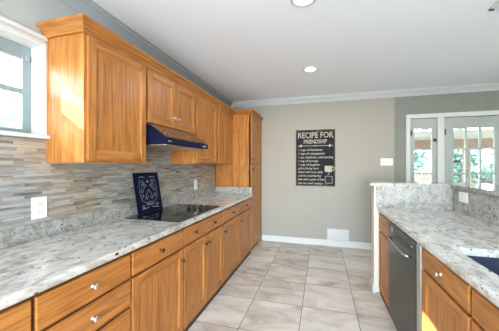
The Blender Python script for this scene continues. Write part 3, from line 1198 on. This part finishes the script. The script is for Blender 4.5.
dw = thing('dishwasher', 'dark stainless dishwasher with a bar handle built into the peninsula', 'dishwasher', (.9, 2.155, 0))
bm = nb(); box(bm, .62, 1.20, 1.800, 2.525, .05, .868); obj('tub', bm, M_black, dw)
bm = nb(); box(bm, FR - .004, .62, 1.852, 2.530, .05, .865, .004); obj('door', bm, M_dw, dw)
bm = nb(); box(bm, FR - .003, .63, 1.780, 1.849, .05, .868, .003); lab(obj('side_trim', bm, M_dwedge, dw), 'light steel edge strip')
bm = nb(); box(bm, FR - .0055, FR - .0045, 1.865, 2.518, .800, .803); obj('panel_seam', bm, M_black, dw)
bm = nb()
tube(bm, [(FR - .004, 2.44, .735), (FR - .034, 2.44, .742), (FR - .040, 2.42, .742), (FR - .040, 1.98, .742), (FR - .034, 1.96, .742), (FR - .004, 1.96, .735)], .0075, 10)
obj('handle', bm, M_steel, dw)
bm = nb(); box(bm, FR - .0065, FR - .004, 2.40, 2.45, .795, .835, .001); obj('badge', bm, M_steel, dw)
bm = nb(); lathe(bm, [(.009, 0), (.009, .004), (0, .004)], (FR - .004, 1.93, .815), (-1, 0, 0), 14); obj('button', bm, M_steel, dw)
bm = nb(); box(bm, FR + .012, FR + .03, 1.78, 2.53, 0, .05); obj('toe_panel', bm, M_black, dw)

# worktop with sink cut-out
cr = thing('granite_worktop', 'speckled granite counter of the right peninsula, with the sink cut into it', 'counter', (.9, 1.5, .875), 'granite worktops')
kx0, kx1, ky0, ky1 = .688, 1.085, .72, 1.632
zs0, zs1 = .8755, .915
bm = nb()
prism(bm, bullnose(.572, kx0, zs0, zs1), 1, -.35, 2.988)
box(bm, kx1, 1.268, -.35, 2.988, zs0, zs1)
box(bm, kx0, kx1, ky1, 2.988, zs0, zs1); box(bm, kx0, kx1, -.35, ky0, zs0, zs1)
obj('slab', bm, M_gran, cr)
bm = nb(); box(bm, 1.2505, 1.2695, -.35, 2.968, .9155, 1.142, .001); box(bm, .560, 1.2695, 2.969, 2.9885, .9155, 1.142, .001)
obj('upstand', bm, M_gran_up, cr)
sk = thing('kitchen_sink', 'dark slate-coloured undermount sink in the right counter', 'sink', (.88, 1.18, .68))
bm = nb()
t = .012
box(bm, kx0 - .008, kx1 + .008, ky0 - .008, ky1 + .008, .675, .687, .002)
box(bm, kx0 - .008 - t, kx0 - .004, ky0 - .02, ky1 + .02, .675, .8745, .002); box(bm, kx1 + .004, kx1 + .008 + t, ky0 - .02, ky1 + .02, .675, .8745, .002)
box(bm, kx0 - .01, kx1 + .01, ky0 - .02, ky0 - .004, .675, .8745, .002); box(bm, kx0 - .01, kx1 + .01, ky1 + .004, ky1 + .02, .675, .8745, .002)
obj('basin', bm, M_sink, sk)
bm = nb(); lathe(bm, [(.001, 0), (.045, 0), (.045, .003), (.035, .004), (.030, .001), (.001, .001)], (.89, 1.18, .687), (0, 0, 1), 24); obj('drain', bm, M_steel, sk)

# raised bar top
bt = thing('raised_bar_top', 'narrow raised granite bar ledge on top of the low peninsula wall', 'counter', (1.3, 2.9, 1.1435))
bm = nb()
pr_ = [(.500, 2.945), (1.222, 2.945), (1.222, -.4), (1.62, -.4), (1.62, 3.22), (1.52, 3.32), (.500, 3.32)]
prism(bm, pr_, 2, 1.1435, 1.1745)
bmesh.ops.bevel(bm, geom=bm.edges[:], offset=.006, segments=2, affect='EDGES', clamp_overlap=True)
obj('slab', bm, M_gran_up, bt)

# ------------------------------------------------------------------ ceiling fittings


def downlight(label, x, y, power):
    r = thing('recessed_light', label, 'ceiling light', (x, y, CEIL - .012), 'recessed ceiling lights')
    bm = nb(); lathe(bm, [(.060, .012), (.060, .006), (.078, 0), (.092, .004), (.094, .0118), (.060, .012)], (x, y, CEIL - .012), (0, 0, 1), 32)
    obj('trim_ring', bm, M_trim, r)
    bm = nb(); lathe(bm, [(.001, .002), (.040, .001), (.060, .006), (.060, .0115), (.001, .0115)], (x, y, CEIL - .012), (0, 0, 1), 28)
    obj('lamp', bm, M_lamp, r)
    d = bpy.data.lights.new('lamp_beam', 'AREA')
    d.shape = 'DISK'; d.size = .11; d.energy = power; d.color = (1.0, .985, .97)
    o = bpy.data.objects.new('lamp_beam', d)
    o.parent = r
    o.location = (0, 0, -.006)
    COL.objects.link(o)


downlight('round recessed ceiling light farther from the camera, in front of the sign', -.13, 3.18, 12)
downlight('round recessed ceiling light cut off by the top edge of the photo', -.12, 1.82, 4)
for x, y, p_ in ((-.12, .4, 4), (-.12, -1.4, 4), (2.6, .2, 2)):
    downlight('round recessed ceiling light outside the photo', x, y, p_)

cv = thing('ceiling_vent', 'white ceiling air vent cut off by the top right corner', 'vent', (1.42, 2.15, CEIL - .014))
bm = nb()
vx0, vx1, vy0, vy1 = 1.215, 1.60, 1.93, 2.335
for a_ in ((vx0, vx0 + .03, vy0, vy1), (vx1 - .03, vx1, vy0, vy1), (vx0, vx1, vy0, vy0 + .03), (vx0, vx1, vy1 - .03, vy1)):
    box(bm, *a_, CEIL - .014, CEIL - .001, .002)
obj('frame', bm, M_trim, cv)
bm = nb(); box(bm, vx0 + .03, vx1 - .03, vy0 + .03, vy1 - .03, CEIL - .004, CEIL - .001); obj('duct_back', bm, M_slot, cv)
for k in range(8):
    y = vy0 + .05 + k * .042
    bm = nb(); prism(bm, [(y, CEIL - .004), (y + .018, CEIL - .013), (y + .021, CEIL - .013), (y + .003, CEIL - .004)], 0, vx0 + .03, vx1 - .03)
    obj('louvre', bm, M_trim, cv)

# ------------------------------------------------------------------ outdoors
bm = nb(); box(bm, -30, 30, BACK + .15, 40, -.16, -.06, mi=0); box(bm, -30, WL - .15, -25, BACK + .15, -.16, -.06)
o = struct('ground', bm, M_grass)
bm = nb(); box(bm, -.5, 7, BACK + .15, 8.2, -.06, -.02); struct('patio_slab', bm, M_concrete)

pr = thing('patio_roof', 'white patio cover with grey rafters seen through the glass doors', 'patio roof', (3, 6.3, 2.3))
bm = nb(); prism(bm, [(BACK + .16, 2.72), (8.4, 2.42), (8.4, 2.45), (BACK + .16, 2.75)], 0, -.4, 7); obj('roof_sheet', bm, M_roofsheet, pr)
for k in range(8):
    x = .2 + k * .85
    bm = nb(); prism(bm, [(BACK + .16, 2.60), (8.3, 2.30), (8.3, 2.42), (BACK + .16, 2.72)], 0, x, x + .05); obj('rafter', bm, M_rafter, pr)
bm = nb(); box(bm, -.4, 7, 7.95, 8.10, 1.80, 2.06); obj('beam', bm, M_beam, pr)
bm = nb(); box(bm, -.4, 7, 8.02, 8.05, 2.06, 2.30); obj('fascia', bm, M_rafter, pr)
for x in (1.0, 3.62, 6.2):
    bm = nb(); box(bm, x, x + .14, 7.96, 8.09, -.02, 1.80, .01); obj('post', bm, M_beam, pr)

fn = thing('garden_fence', 'brown board fence at the back of the yard seen through the glass doors', 'fence', (4, 12, -.06))
for k in range(60):
    x = -2 + k * .24
    bm = nb(); box(bm, x, x + .225, 12, 12.03, -.06, 1.10 + .02 * random.random(), .004); obj('board', bm, M_fence, fn)
bm = nb(); box(bm, -2, 12.4, 12.03, 12.08, .15, .24); box(bm, -2, 12.4, 12.03, 12.08, .80, .89); obj('rails', bm, M_fence, fn)


def tree(label, x, y, zb, h, rad, mat, seed, zc=.62, n_leaf=1500, leaf=.11):
    rnd = random.Random(seed)
    t = thing('tree', label, 'tree', (x, y, zb), 'garden trees')
    bm = nb()
    tube(bm, [(x, y, zb), (x + .05, y, zb + h * .35), (x - .04, y + .05, zb + h * .7)], .09, 8)
    for k in range(6):
        a_ = k * 1.05 + rnd.random()
        z = zb + h * (.35 + .06 * k)
        tube(bm, [(x, y, z), (x + rad * .35 * math.cos(a_), y + rad * .35 * math.sin(a_), z + h * .12), (x + rad * .65 * math.cos(a_), y + rad * .65 * math.sin(a_), z + h * .2)], .03, 6)
    obj('trunk', bm, M_bark, t)
    bm = nb()
    lobes = [(rnd.uniform(-.5, .5) * rad, rnd.uniform(-.5, .5) * rad, rnd.uniform(-.3, .3) * h * .8, rnd.uniform(.35, .6) * rad) for _ in range(9)]
    for _ in range(n_leaf):
        lx, ly, lz, lr = rnd.choice(lobes)
        v = Vector((rnd.gauss(0, 1), rnd.gauss(0, 1), rnd.gauss(0, 1))).normalized() * lr * rnd.uniform(.6, 1.05)
        c = Vector((x + lx, y + ly, zb + h * zc + lz)) + v
        a1 = Vector((rnd.gauss(0, 1), rnd.gauss(0, 1), rnd.gauss(0, .6))).normalized()
        a2 = a1.orthogonal().normalized()
        s_ = leaf * rnd.uniform(.6, 1.3)
        q = [bm.verts.new(c + a1 * s_), bm.verts.new(c + a2 * s_ * .45 + a1 * .2 * s_), bm.verts.new(c - a1 * s_), bm.verts.new(c - a2 * s_ * .45 + a1 * .2 * s_)]
        bm.faces.new(q)
    obj('foliage', bm, mat, t)
    return t


tree('leafy green tree behind the fence, seen in the left glass door', 2.9, 10.4, -.06, 2.7, 1.1, M_leaf2, 3)
tree('green tree seen in the left panes of the wide glass door', 4.75, 10.8, -.06, 2.6, .95, M_leaf, 4)
tree('green tree seen in the right panes of the wide glass door', 6.4, 10.6, -.06, 2.5, .95, M_leaf, 5)
tree('pale tree outside the window above the left counter', -6.0, 2.9, -.06, 3.6, 1.0, M_leaf2, 6, .6)

nh = thing('neighbour_house', 'pale house wall with grey windows outside the left window', 'house', (-10, 5, -.06))
bm = nb(); box(bm, -14, -10, .5, 12, -.06, 3.4); obj('wall', bm, M_siding, nh)
bm = nb(); prism(bm, [(-9.6, 3.4), (-14.4, 3.4), (-12, 4.4)], 1, .2, 12.3); obj('roof', bm, M_rafter, nh)
for y in (3.2, 4.7, 6.2, 7.7):
    for z in (1.6,):
        bm = nb(); box(bm, -9.98, -9.94, y - .05, y + .95, z - .05, z + 1.25, .01); f_ = obj('window', bm, M_trim, nh)
        bm = nb(); box(bm, -9.94, -9.93, y, y + .42, z, z + 1.2); box(bm, -9.94, -9.93, y + .48, y + .9, z, z + 1.2); obj('pane', bm, M_winblue, f_)
